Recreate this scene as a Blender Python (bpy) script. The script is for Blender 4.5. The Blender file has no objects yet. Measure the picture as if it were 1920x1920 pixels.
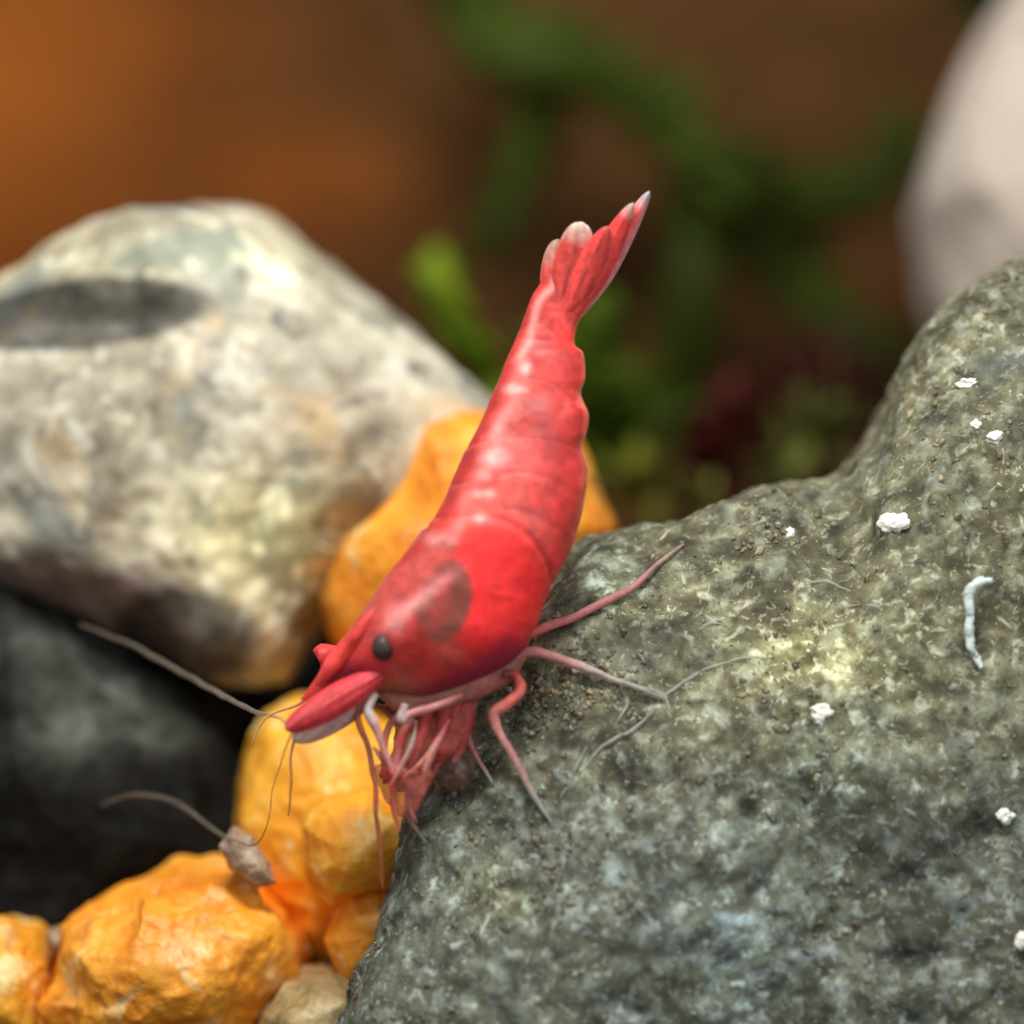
import bpy, bmesh, math, random
import numpy as np
from mathutils import Vector
from mathutils.bvhtree import BVHTree

random.seed(7)
rng = np.random.default_rng(7)
S = bpy.context.scene
S.unit_settings.scale_length = 0.01          # 1 unit = 1 cm

# ------------------------------------------------------------ camera, light
CAMD = 20.0
cam = bpy.data.cameras.new("camera")
camo = bpy.data.objects.new("camera", cam)
S.collection.objects.link(camo)
camo.location = (0, -CAMD, 0)
camo.rotation_euler = (math.radians(90), 0, 0)
cam.sensor_width = 36
cam.lens = 150
cam.clip_start = 0.5
cam.clip_end = 200
cam.dof.use_dof = True
cam.dof.focus_distance = CAMD + 0.28
cam.dof.aperture_fstop = 0.172
S.camera = camo

world = bpy.data.worlds.new("World")
S.world = world
world.use_nodes = True
bg = world.node_tree.nodes["Background"]
bg.inputs[0].default_value = (0.93, 0.96, 1.0, 1)
bg.inputs[1].default_value = 0.42


def area(name, loc, target, size, power, col):
    l = bpy.data.lights.new(name, 'AREA')
    l.shape = 'RECTANGLE'
    l.size, l.size_y = size
    l.energy = power
    l.color = col
    o = bpy.data.objects.new(name, l)
    S.collection.objects.link(o)
    o.location = loc
    o.rotation_euler = (Vector(target) - Vector(loc)).to_track_quat('-Z', 'Y').to_euler()
    return o


area("tank_lamp", (-1.2, -6.5, 11.5), (0, 2.0, 0), (7.0, 2.4), 2650, (1.0, 0.96, 0.90))
area("cool_side_light", (7.0, -12.0, 5.0), (0, 2.0, 0), (3.0, 4.0), 520, (0.86, 0.93, 1.0))  # unseen cool area light at the front right

S.view_settings.view_transform = 'Standard'
S.view_settings.look = 'None'
S.view_settings.exposure = 0.0
S.view_settings.gamma = 1.0


# ------------------------------------------------------------ helpers
def P(px, py, y=0.0):
    k = (CAMD + y) / CAMD / 400.0
    return np.array([(px - 960) * k, y, (960 - py) * k])


def _hash(ix, iy, iz, seed):
    h = (ix.astype(np.int64) * 374761393 + iy.astype(np.int64) * 668265263 + iz.astype(np.int64) * 2147483647 + seed * 974634777) & 0xffffffff
    h = ((h ^ (h >> 13)) * 1274126177) & 0xffffffff
    h = ((h ^ (h >> 16)) * 2246822519) & 0xffffffff
    return (h ^ (h >> 15)) / 4294967295.0 * 2 - 1


def vnoise(p, seed=0):
    i = np.floor(p)
    f = p - i
    i = i.astype(np.int64)
    u = f * f * f * (f * (f * 6 - 15) + 10)
    out = 0
    for dx in (0, 1):
        wx = u[:, 0] if dx else 1 - u[:, 0]
        for dy in (0, 1):
            wy = u[:, 1] if dy else 1 - u[:, 1]
            for dz in (0, 1):
                wz = u[:, 2] if dz else 1 - u[:, 2]
                out = out + _hash(i[:, 0] + dx, i[:, 1] + dy, i[:, 2] + dz, seed) * wx * wy * wz
    return out


def fbm(p, scale, octv=4, seed=0, gain=0.5, ridged=False):
    a, s, tot, out = 1.0, scale, 0.0, 0
    for k in range(octv):
        n = vnoise(p * s + 13.7 * k, seed + k)
        if ridged:
            n = 1 - 2 * np.abs(n)
        out = out + a * n
        tot += a
        a *= gain
        s *= 2.03
    return out / tot


def sstep(a, b, x):
    t = np.clip((x - a) / (b - a), 0, 1)
    return t * t * (3 - 2 * t)


def lin(r, g, b):
    c = np.array([r, g, b]) / 255.0
    return np.where(c <= 0.04045, c / 12.92, ((c + 0.055) / 1.055) ** 2.4)


def meshobj(name, verts, faces, mat, parent=None, origin=None, col=None, smooth=True):
    verts = np.asarray(verts, dtype=float)
    if origin is None:
        origin = np.array(parent["_o"]) if parent is not None else verts.mean(axis=0)
    me = bpy.data.meshes.new(name)
    v = verts - origin
    if isinstance(faces, np.ndarray):
        n = faces.shape[1]
        me.vertices.add(len(v))
        me.vertices.foreach_set("co", v.astype(np.float32).ravel())
        me.loops.add(faces.size)
        me.loops.foreach_set("vertex_index", faces.astype(np.int32).ravel())
        me.polygons.add(len(faces))
        me.polygons.foreach_set("loop_start", np.arange(0, faces.size, n, dtype=np.int32))
        me.update(calc_edges=True)
    else:
        me.from_pydata([tuple(q) for q in v], [], faces)
    me.validate()
    if smooth:
        me.polygons.foreach_set("use_smooth", [True] * len(me.polygons))
    if col is not None:
        ca = me.color_attributes.new("tone", 'FLOAT_COLOR', 'POINT')
        c = np.ones((len(v), 4), dtype=np.float32)
        c[:, :col.shape[1]] = col
        ca.data.foreach_set("color", c.ravel())
    me.materials.append(mat)
    o = bpy.data.objects.new(name, me)
    S.collection.objects.link(o)
    if parent is not None:
        o.parent = parent
    else:
        o.location = tuple(origin)
    o["_o"] = [float(q) for q in origin]
    return o


def empty(name, loc):
    o = bpy.data.objects.new(name, None)
    S.collection.objects.link(o)
    o.location = tuple(loc)
    o["_o"] = [float(q) for q in loc]
    o.empty_display_size = 0.1
    return o


def tag(o, label=None, cat=None, group=None, kind=None):
    if label: o["label"] = label
    if cat: o["category"] = cat
    if group: o["group"] = group
    if kind: o["kind"] = kind
    return o


_ico = {}


def ico(n):
    if n not in _ico:
        bm = bmesh.new()
        bmesh.ops.create_icosphere(bm, subdivisions=n, radius=1.0)
        v = np.array([q.co[:] for q in bm.verts])
        f = np.array([[q.index for q in fc.verts] for fc in bm.faces])
        bm.free()
        _ico[n] = (v, f)
    return _ico[n]


def mesh_normals(v, f):
    a, b, c = v[f[:, 0]], v[f[:, 1]], v[f[:, 2]]
    fn = np.cross(b - a, c - a)
    n = np.zeros_like(v)
    for k in range(3):
        for j in range(3):
            n[:, j] += np.bincount(f[:, k], weights=fn[:, j], minlength=len(v))
    return n / (np.linalg.norm(n, axis=1, keepdims=True) + 1e-12)


def radial(poly, c, smooth=3.0):
    """radius of a closed outline about c, as a function of angle"""
    N = 1440
    th = np.linspace(-math.pi, math.pi, N, endpoint=False)
    d = np.stack([np.cos(th), np.sin(th)], 1)
    R = np.zeros(N)
    m = len(poly)
    for i in range(m):
        a = poly[i] - c
        b = poly[(i + 1) % m] - c
        e = b - a
        den = d[:, 0] * e[1] - d[:, 1] * e[0]
        den = np.where(np.abs(den) < 1e-12, 1e-12, den)
        t = (a[0] * e[1] - a[1] * e[0]) / den
        s = (a[0] * d[:, 1] - a[1] * d[:, 0]) / den
        ok = (s >= -1e-6) & (s <= 1 + 1e-6) & (t > 0)
        R = np.where(ok, np.maximum(R, t), R)
    k = np.arange(-30, 31)
    w = np.exp(-(k / (smooth * 4)) ** 2 / 2)
    w /= w.sum()
    Rp = np.concatenate([R[-30:], R, R[:30]])
    R = np.convolve(Rp, w, mode='valid')
    return lambda a: np.interp(a, np.append(th, math.pi), np.append(R, R[0]))


def stone(outline, y, front, back, sub=7, center=None, tilt=(0, 0), smooth=3.0, exy=0.85, disp=None):
    """a rounded body whose outline has the given shape; returns verts, faces"""
    pts = np.array([P(a, b, y)[[0, 2]] for a, b in outline])
    c = P(*center, y)[[0, 2]] if center else pts.mean(axis=0)
    R = radial(pts, c, smooth)
    d, f = ico(sub)
    th = np.arctan2(d[:, 2], d[:, 0])
    rho = np.sqrt(d[:, 0] ** 2 + d[:, 2] ** 2)
    r = R(th) * rho ** 0.95
    x = r * np.cos(th)
    z = r * np.sin(th)
    dep = np.where(d[:, 1] < 0, front, back)
    yy = np.sign(d[:, 1]) * np.abs(d[:, 1]) ** exy * dep
    v = np.stack([c[0] + x, y + yy + tilt[0] * x + tilt[1] * z, c[1] + z], 1)
    if disp is not None:
        n = mesh_normals(v, f)
        v = v + n * disp(v, n)[:, None]
    return v, f


# ------------------------------------------------------------ materials
def mat_new(name):
    m = bpy.data.materials.new(name)
    m.use_nodes = True
    nt = m.node_tree
    return m, nt, nt.nodes["Principled BSDF"]


def N(nt, t, **kw):
    n = nt.nodes.new(t)
    for k, v in kw.items():
        setattr(n, k, v)
    return n


def ramp(nt, stops, fac):
    r = N(nt, 'ShaderNodeValToRGB')
    e = r.color_ramp.elements
    while len(e) > 1:
        e.remove(e[-1])
    e[0].position = stops[0][0]
    e[0].color = (*stops[0][1], 1)
    for p, c in stops[1:]:
        q = e.new(p)
        q.color = (*c, 1)
    nt.links.new(fac, r.inputs[0])
    return r.outputs[0]


def noise(nt, scale, detail=5, rough=0.55, dist=0.0, vec=None):
    n = N(nt, 'ShaderNodeTexNoise')
    n.inputs['Scale'].default_value = scale
    n.inputs['Detail'].default_value = detail
    n.inputs['Roughness'].default_value = rough
    n.inputs['Distortion'].default_value = dist
    if vec is None:
        tc = N(nt, 'ShaderNodeTexCoord')
        vec = tc.outputs['Object']
    nt.links.new(vec, n.inputs['Vector'])
    return n.outputs['Fac']


def mixc(nt, fac, a, b, mode='MIX'):
    m = N(nt, 'ShaderNodeMix', data_type='RGBA', blend_type=mode)
    for s, v in ((m.inputs[0], fac), (m.inputs[6], a), (m.inputs[7], b)):
        if isinstance(v, (int, float)):
            s.default_value = v
        elif isinstance(v, (tuple, list, np.ndarray)):
            s.default_value = (*v, 1)
        else:
            nt.links.new(v, s)
    return m.outputs[2]


def maprange(nt, v, a, b, c=0.0, d=1.0):
    m = N(nt, 'ShaderNodeMapRange')
    m.inputs[1].default_value, m.inputs[2].default_value = a, b
    m.inputs[3].default_value, m.inputs[4].default_value = c, d
    nt.links.new(v, m.inputs[0])
    return m.outputs[0]


def bump(nt, bsdf, h, strength, dist):
    b = N(nt, 'ShaderNodeBump')
    b.inputs['Strength'].default_value = strength
    b.inputs['Distance'].default_value = dist
    nt.links.new(h, b.inputs['Height'])
    nt.links.new(b.outputs[0], bsdf.inputs['Normal'])


def attr(nt):
    a = N(nt, 'ShaderNodeAttribute', attribute_name="tone")
    return a


def rock_mat(name, stops, s1, s2, rough=0.75, spec=0.5, spots=None, bmp=(0.5, 0.03), use_attr=False, sss=0.0, detail_mix=0.5):
    m, nt, b = mat_new(name)
    n1 = noise(nt, s1, 6, 0.6, 0.4)
    n2 = noise(nt, s2, 4, 0.6, 0.3)
    mm = N(nt, 'ShaderNodeMix', data_type='FLOAT')
    mm.inputs[0].default_value = detail_mix
    nt.links.new(n1, mm.inputs[2])
    nt.links.new(n2, mm.inputs[3])
    f = maprange(nt, mm.outputs[0], 0.30, 0.70)
    c = ramp(nt, stops, f)
    if spots:
        for sc, lo, hi, colr in spots:
            sp = maprange(nt, noise(nt, sc, 3, 0.5, 0.6), lo, hi)
            c = mixc(nt, sp, c, colr)
    if use_attr:
        a = attr(nt)
        c = mixc(nt, 1.0, c, a.outputs['Color'], 'MULTIPLY')
    nt.links.new(c, b.inputs['Base Color'])
    b.inputs['Roughness'].default_value = rough
    b.inputs['Specular IOR Level'].default_value = spec
    b.inputs['Subsurface Weight'].default_value = sss
    if sss:
        b.inputs['Subsurface Radius'].default_value = (0.25, 0.10, 0.03)
        b.inputs['Subsurface Scale'].default_value = 0.6
    bump(nt, b, n2, *bmp)
    return m


def tone_mat(name, rough=0.4, sss=0.2, coat=0.3, radius=(0.2, 0.04, 0.03), grain=30, gmix=0.25, bmp=(0.2, 0.01), alpha=None, spec=0.5):
    """base colour comes from the surface's own pigment map, broken up by grain"""
    m, nt, b = mat_new(name)
    a = attr(nt)
    n = noise(nt, grain, 4, 0.6)
    g = ramp(nt, [(0.25, (1 - gmix,) * 3), (0.75, (1 + gmix,) * 3)], n)
    c = mixc(nt, 1.0, a.outputs['Color'], g, 'MULTIPLY')
    nt.links.new(c, b.inputs['Base Color'])
    b.inputs['Roughness'].default_value = rough
    b.inputs['Subsurface Weight'].default_value = sss
    b.inputs['Subsurface Radius'].default_value = radius
    b.inputs['Subsurface Scale'].default_value = 0.5
    b.inputs['Coat Weight'].default_value = coat
    b.inputs['Coat Roughness'].default_value = 0.3
    b.inputs['Specular IOR Level'].default_value = spec
    if alpha is not None:
        b.inputs['Alpha'].default_value = alpha
    elif alpha is None:
        nt.links.new(a.outputs['Alpha'], b.inputs['Alpha'])
    bump(nt, b, n, *bmp)
    return m


M_algae = rock_mat("algae_rock", [(0.0, (0.050, 0.034, 0.014)), (0.25, (0.090, 0.072, 0.032)),
                                  (0.5, (0.150, 0.128, 0.066)), (0.72, (0.26, 0.235, 0.135)), (1.0, (0.46, 0.44, 0.31))],
                   2.4, 10, 0.85, spots=[(1.3, 0.60, 0.80, (0.17, 0.175, 0.14)), (13, 0.57, 0.70, (0.46, 0.43, 0.29)), (6, 0.60, 0.74, (0.34, 0.33, 0.23)), (9, 0.62, 0.74, (0.075, 0.05, 0.03)), (30, 0.60, 0.70, (0.40, 0.39, 0.27)), (34, 0.62, 0.72, (0.06, 0.05, 0.03))],
                   bmp=(0.35, 0.04), use_attr=True, detail_mix=0.68)
M_white = rock_mat("pale_stone", [(0.0, (0.10, 0.095, 0.07)), (0.3, (0.25, 0.22, 0.15)), (0.55, (0.50, 0.45, 0.32)), (0.8, (0.78, 0.74, 0.58)), (1.0, (0.90, 0.88, 0.78))],
                   1.0, 4.0, 0.6, spots=[(1.9, 0.58, 0.70, (0.58, 0.44, 0.24)), (1.5, 0.54, 0.66, (0.25, 0.265, 0.22)), (4.5, 0.58, 0.72, (0.80, 0.78, 0.64)), (5.5, 0.58, 0.70, (0.20, 0.19, 0.15)), (9, 0.60, 0.72, (0.75, 0.70, 0.55))], use_attr=True, detail_mix=0.45)
M_dark = rock_mat("gap_shade_stone", [(0.0, (0.006, 0.006, 0.005)), (0.6, (0.018, 0.017, 0.015)), (1.0, (0.05, 0.048, 0.04))], 1.2, 9, 0.8, spec=0.15)
M_slate = rock_mat("slate", [(0.0, (0.01, 0.01, 0.009)), (0.4, (0.05, 0.05, 0.042)), (0.75, (0.15, 0.15, 0.12)), (1.0, (0.24, 0.24, 0.22))], 1.1, 5, 0.8, use_attr=True, spec=0.12)
M_pink = rock_mat("pink_stone", [(0.0, (0.42, 0.34, 0.27)), (0.6, (0.58, 0.50, 0.42)), (1.0, (0.70, 0.65, 0.58))], 0.6, 3, 0.7)
M_orange = rock_mat("orange_stone", [(0.0, (0.50, 0.15, 0.010)), (0.3, (0.84, 0.27, 0.012)), (0.6, (0.93, 0.36, 0.025)), (0.85, (0.95, 0.50, 0.12)), (1.0, (0.98, 0.74, 0.34))],
                    1.5, 6, 0.50, bmp=(0.6, 0.035), use_attr=True, sss=0.15, spots=[(5, 0.58, 0.72, (0.96, 0.62, 0.24)), (3.5, 0.60, 0.75, (0.58, 0.17, 0.012))])
M_tan = rock_mat("tan_stone", [(0.0, (0.16, 0.10, 0.04)), (0.4, (0.34, 0.25, 0.10)), (0.7, (0.55, 0.42, 0.20)), (1.0, (0.80, 0.68, 0.45))], 2.0, 8, 0.5)
M_beige = rock_mat("beige_grit", [(0.0, (0.14, 0.08, 0.05)), (0.5, (0.33, 0.22, 0.14)), (1.0, (0.62, 0.50, 0.36))], 4, 14, 0.6)
M_chip = rock_mat("white_chip", [(0.0, (0.70, 0.68, 0.55)), (1.0, (0.93, 0.93, 0.86))], 8, 20, 0.5)
M_sand = rock_mat("bed", [(0.0, (0.03, 0.02, 0.012)), (0.5, (0.08, 0.05, 0.03)), (1.0, (0.16, 0.11, 0.06))], 3, 12, 0.9)
M_shell = tone_mat("shrimp_shell", rough=0.55, sss=0.45, coat=0.06, grain=18, gmix=0.28, bmp=(0.22, 0.015))
M_limb = tone_mat("shrimp_limb", rough=0.55, sss=0.3, coat=0.0, grain=30, gmix=0.3, bmp=(0.4, 0.01))
M_eye = tone_mat("shrimp_eye", rough=0.55, sss=0.0, coat=0.1, grain=60, gmix=0.5, bmp=(0.1, 0.003))
M_leaf = tone_mat("leaf", rough=0.5, sss=0.15, coat=0.0, radius=(0.03, 0.08, 0.01), grain=6, gmix=0.3, spec=0.12)
M_back = tone_mat("back_wood", rough=0.8, sss=0.0, coat=0.0, grain=1.2, gmix=0.25, bmp=(0.3, 0.1), spec=0.1)
M_film = tone_mat("film", rough=0.4, sss=0.0, coat=0.2, grain=20, gmix=0.2)


def obj_stone(name, mat, label, cat, v, f, group=None, col=None):
    o = meshobj(name, v, f, mat, col=col)
    return tag(o, label, cat, group)


# ------------------------------------------------------------ setting
# back of the tank: a broad wavy sheet of brown wood bark
nx, nz = 160, 120
gx, gz = np.meshgrid(np.linspace(-14, 14, nx), np.linspace(-6, 12, nz))
q = np.stack([gx.ravel(), np.full(gx.size, 0.0), gz.ravel()], 1)
yy = 12 + 0.7 * fbm(q, 0.35, 4, 3) + 0.02 * (q[:, 0]) ** 2 * 0.3
v = np.stack([q[:, 0], yy, q[:, 2]], 1)
i = np.arange(nx * nz).reshape(nz, nx)
fc = np.stack([i[:-1, :-1].ravel(), i[:-1, 1:].ravel(), i[1:, 1:].ravel(), i[1:, :-1].ravel()], 1)
k = (CAMD + 12) / CAMD / 400
bpx, bpy_ = v[:, 0] / k + 960, 960 - v[:, 2] / k


def blob(x, y, cx, cy, rx, ry):
    return np.exp(-(((x - cx) / rx) ** 2 + ((y - cy) / ry) ** 2))


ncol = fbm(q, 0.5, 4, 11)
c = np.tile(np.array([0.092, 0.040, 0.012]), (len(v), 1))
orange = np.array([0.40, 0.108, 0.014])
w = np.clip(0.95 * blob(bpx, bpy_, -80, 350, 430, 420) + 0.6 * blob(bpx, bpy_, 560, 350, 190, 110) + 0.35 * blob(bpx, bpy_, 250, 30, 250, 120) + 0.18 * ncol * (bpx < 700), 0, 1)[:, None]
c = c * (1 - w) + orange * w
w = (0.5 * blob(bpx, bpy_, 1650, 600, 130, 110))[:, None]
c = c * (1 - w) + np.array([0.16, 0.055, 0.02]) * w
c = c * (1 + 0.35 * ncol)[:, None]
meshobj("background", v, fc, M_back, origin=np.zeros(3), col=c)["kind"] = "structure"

# tank floor
nx, nz = 150, 150
gx, gy = np.meshgrid(np.linspace(-14, 14, nx), np.linspace(-5, 14, nz))
q = np.stack([gx.ravel(), gy.ravel(), np.zeros(gx.size)], 1)
zz = -3.6 + 0.16 * fbm(q, 1.2, 4, 5) + 0.05 * fbm(q, 6, 2, 8)
v = np.stack([q[:, 0], q[:, 1], zz], 1)
i = np.arange(nx * nz).reshape(nz, nx)
fc = np.stack([i[:-1, :-1].ravel(), i[:-1, 1:].ravel(), i[1:, 1:].ravel(), i[1:, :-1].ravel()], 1)
meshobj("ground", v, fc, M_sand, origin=np.zeros(3))["kind"] = "structure"


# ------------------------------------------------------------ stones
def d_rock(v, n):
    big = 0.16 * fbm(v, 0.75, 3, 21)
    mid = 0.060 * fbm(v, 3.2, 4, 22)
    tuft = 0.034 * fbm(v, 8, 4, 23, gain=0.55)
    return 0.8 * big + mid + tuft


ROCK = [(1035, 1085), (1060, 1050), (1100, 1020), (1150, 1000), (1220, 978), (1290, 968), (1350, 938), (1440, 900), (1500, 897),
        (1560, 888), (1610, 852), (1655, 805), (1680, 755), (1720, 685), (1770, 622), (1830, 570), (1900, 522), (2000, 470), (2200, 450),
        (2500, 700), (2600, 1300), (2500, 2000), (2100, 2350), (1500, 2400), (900, 2350), (560, 2120), (635, 1920), (695, 1760),
        (728, 1660), (742, 1570), (765, 1500), (805, 1420), (880, 1300), (960, 1190)]
v, f = stone(ROCK, 0.62, 0.80, 2.2, sub=8, center=(1500, 1600), tilt=(0.10, 0.12), smooth=0.8, exy=0.9, disp=d_rock)
kx = (CAMD + v[:, 1]) / CAMD / 400
rpx, rpy = v[:, 0] / kx + 960, 960 - v[:, 2] / kx
tn = fbm(v, 1.4, 4, 31)
hgt = fbm(v, 11, 4, 23)
c = np.array([0.78, 0.87, 0.92]) * np.ones((len(v), 3)) * (1 + 0.95 * hgt + 0.40 * tn + 0.35 * fbm(v, 5, 3, 33) + 0.45 * fbm(v * np.array([1, 1, 0.45]), 4.5, 3, 34) * sstep(1150, 1500, rpy))[:, None]
w = (sstep(1250, 1650, rpy) * 0.8)[:, None]                       # lower flank: greyer, less olive growth
c = c * (1 - w) + c * np.array([0.74, 0.86, 1.16]) * w
w = (0.8 * blob(rpx, rpy, 1540, 1220, 130, 60))[:, None]           # pale yellow growth patch
c = c * (1 + w * np.array([1.5, 1.5, 1.1]))
w = (0.8 * blob(rpx, rpy, 1130, 1080, 70, 60))[:, None]
c = c * (1 + w * np.array([0.9, 1.2, 1.5]))
w = (0.9 * blob(rpx, rpy, 1390, 1800, 70, 110))[:, None]
c = c * (1 + w * np.array([0.7, 0.95, 1.3]))
w = (0.8 * blob(rpx, rpy, 1530, 1450, 90, 110))[:, None]
c = c * (1 + w * np.array([0.5, 0.7, 0.8]))
w = (0.9 * blob(rpx, rpy, 930, 1680, 60, 60))[:, None]
c = c * (1 + w * np.array([1.2, 1.1, 0.7]))
for (a, b_, ra, rb, s_) in ((1230, 1190, 100, 40, .55), (1060, 1120, 60, 40, .5), (1680, 1590, 140, 60, .45), (860, 1490, 50, 40, .6), (980, 1330, 80, 110, .35), (1480, 1850, 60, 90, .3), (1250, 1640, 60, 110, .3)):
    c = c * (1 - s_ * blob(rpx, rpy, a, b_, ra, rb))[:, None]
rock = tag(empty("algae_covered_rock", (v[:, 0].mean(), v[:, 1].mean(), v[:, 2].min())), "large olive grey algae covered rock filling the lower right", "rock")
surf = meshobj("rock_surface", v, f, M_algae, parent=rock, col=np.clip(c, 0.15, 3))
bvh_rock = BVHTree.FromPolygons([Vector(q) for q in v], [tuple(int(a) for a in q) for q in f])
rock_v, rock_n = v, mesh_normals(v, f)


def hit_rock(px, py):
    o = Vector((0, -CAMD, 0))
    d = (Vector(P(px, py, 0)) - o).normalized()
    r = bvh_rock.ray_cast(o, d)
    if r[0] is None:
        r = bvh_rock.find_nearest(Vector(P(px, py, 0.9)))
    return np.array(r[0]), np.array(r[1])


# short algae filaments growing on the rock (uncountable)
vis = np.where((rpx > 640) & (rpx < 1990) & (rpy > 480) & (rpy < 1990) & (rock_n[:, 1] < 0.2))[0]
dens = sstep(-0.25, 0.45, fbm(rock_v[vis], 2.4, 3, 301)) * (0.25 + sstep(-0.1, 0.5, fbm(rock_v[vis], 7, 2, 302)))
pick = rng.choice(vis, 2200, p=dens / dens.sum())
d2, f2 = ico(2)
tufts, tf, tcol = [], [], []
for k_, idx in enumerate(pick):
    n = rock_n[idx]
    t = np.cross(n, rng.normal(size=3))
    t /= np.linalg.norm(t)
    s_ = np.cross(n, t)
    r0 = 0.004 + 0.012 * rng.random() ** 2
    el = 1 + 1.0 * rng.random() ** 2
    dd = d2 * (1 + 0.4 * rng.normal(size=(len(d2), 1)))
    vv = rock_v[idx] + rng.normal(size=3) * 0.02 * (1 - np.abs(n)) + n * r0 * 0.0 + t * dd[:, :1] * r0 * el + s_ * dd[:, 1:2] * r0 + n * dd[:, 2:] * r0 * 0.55
    br = rng.random()
    cc = np.array([0.26, 0.235, 0.14]) * (0.6 + 1.3 * br ** 2) * np.array([1 + 0.15 * rng.random(), 1, 0.8 + 0.45 * rng.random()])
    if rpy[idx] > 1350:
        cc = cc * np.array([0.85, 0.93, 1.05])
    tufts.append(vv); tf.append(f2 + k_ * len(d2)); tcol.append(np.tile([*cc, 0.6], (len(d2), 1)))
fv, ff, fcol = np.vstack(tufts), np.vstack(tf), np.vstack(tcol)
al = meshobj("algae", np.array(fv), np.array(ff), M_film, parent=rock, col=np.array(fcol))
al["kind"] = "stuff"


# pale stone at left
def d_white(v, n):
    kx = (CAMD + v[:, 1]) / CAMD / 400
    x, y = v[:, 0] / kx + 960, 960 - v[:, 2] / kx
    return 0.16 * fbm(v, 0.8, 3, 41) + 0.07 * fbm(v, 2.6, 4, 42) - 0.10 * blob(x, y, 190, 600, 210, 50) * (v[:, 1] < 4)


WH = [(-120, 660), (0, 545), (120, 440), (240, 392), (350, 378), (480, 400), (600, 470), (740, 580), (850, 680), (925, 745), (970, 850),
      (900, 960), (720, 1020), (630, 1100), (590, 1180), (590, 1260), (550, 1330), (430, 1320), (300, 1240), (120, 1150), (-60, 1090), (-250, 950), (-250, 780)]
v, f = stone(WH, 2.7, 1.0, 2.0, sub=7, center=(360, 860), smooth=4.0, exy=0.5, disp=d_white)
kx = (CAMD + v[:, 1]) / CAMD / 400
x_, y_ = v[:, 0] / kx + 960, 960 - v[:, 2] / kx
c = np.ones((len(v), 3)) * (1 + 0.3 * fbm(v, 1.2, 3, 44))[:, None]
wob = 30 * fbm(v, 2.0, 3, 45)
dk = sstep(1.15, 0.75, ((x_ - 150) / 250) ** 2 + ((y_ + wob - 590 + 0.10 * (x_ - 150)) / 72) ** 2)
c = c * (1 - 0.80 * dk)[:, None]  # shade of the recess painted dark over the shallow dent
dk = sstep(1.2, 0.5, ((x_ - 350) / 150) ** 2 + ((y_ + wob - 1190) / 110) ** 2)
c = c * (1 - 0.80 * dk)[:, None]  # shading of the underside, painted into the colour
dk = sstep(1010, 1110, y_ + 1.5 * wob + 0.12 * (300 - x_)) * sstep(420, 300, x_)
c = c * (1 - dk[:, None] * np.array([0.66, 0.70, 0.64]))  # shadow zone at lower left painted darker
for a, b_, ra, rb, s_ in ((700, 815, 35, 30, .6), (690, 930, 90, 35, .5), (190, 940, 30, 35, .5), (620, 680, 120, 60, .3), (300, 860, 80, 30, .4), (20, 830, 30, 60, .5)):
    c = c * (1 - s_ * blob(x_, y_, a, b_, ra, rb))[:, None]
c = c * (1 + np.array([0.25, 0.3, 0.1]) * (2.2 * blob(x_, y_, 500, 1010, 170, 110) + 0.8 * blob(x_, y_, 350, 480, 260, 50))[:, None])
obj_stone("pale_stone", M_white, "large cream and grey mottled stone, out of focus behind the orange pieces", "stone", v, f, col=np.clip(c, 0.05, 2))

# pink stone top right
v, f = stone([(1990, -160), (1860, 50), (1790, 200), (1735, 320), (1712, 400), (1728, 500), (1745, 620), (1800, 720), (2100, 800), (2400, 500), (2400, -160)],
             5.6, 1.6, 2.0, sub=6, smooth=2, disp=lambda v, n: 0.12 * fbm(v, 0.8, 3, 51))
obj_stone("pink_stone", M_pink, "smooth pinkish beige stone blurred behind the top of the algae rock", "stone", v, f)

# dark stones lower left
v, f = stone([(-300, 1120), (60, 1060), (400, 1040), (640, 1060), (720, 1200), (760, 1500), (700, 1900), (400, 2150), (-100, 2200), (-500, 1800)],
             5.2, 1.6, 1.8, sub=6, disp=lambda v, n: 0.2 * fbm(v, 0.9, 4, 61))
obj_stone("gap_shade_stone", M_dark, "dark backing stone painted black as shade in the gap between cream stone and upper orange stone", "stone", v, f)  # black base colour stands in for the shade between the stones
v, f = stone([(-320, 1050), (0, 1088), (110, 1140), (220, 1185), (330, 1262), (440, 1352), (500, 1430), (540, 1560), (470, 1760), (200, 1930), (-300, 1980), (-450, 1500)],
             2.7, 1.0, 1.0, sub=7, smooth=1.5, exy=0.7, disp=lambda v, n: 0.16 * fbm(v, 1.0, 3, 63, ridged=True) + 0.03 * fbm(v, 5, 3, 64))
kx = (CAMD + v[:, 1]) / CAMD / 400
x_, y_ = v[:, 0] / kx + 960, 960 - v[:, 2] / kx
w = np.clip(blob(x_, y_, 60, 1190, 130, 50) + blob(x_, y_, 170, 1300, 120, 60) + 0.7 * blob(x_, y_, 60, 1390, 160, 40) + 0.5 * blob(x_, y_, 300, 1380, 60, 30), 0, 1) * np.clip(0.8 + 1.0 * fbm(v, 3.5, 4, 65), 0.1, 2)
c = np.ones((len(v), 3)) * 0.10 + w[:, None] * np.array([1.0, 1.12, 1.15])
obj_stone("black_stone", M_slate, "big near black stone with blue grey patches under the cream stone at left", "stone", v, f, col=c)


def d_orange(seed, a1=0.07, a2=0.05, a3=0.018):
    return lambda v, n: a1 * fbm(v, 1.6, 3, seed) + a2 * fbm(v * np.array([1, 1, 0.8]), 2.6, 3, seed + 1, gain=0.38, ridged=True) + a3 * fbm(v, 11, 3, seed + 2)


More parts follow.
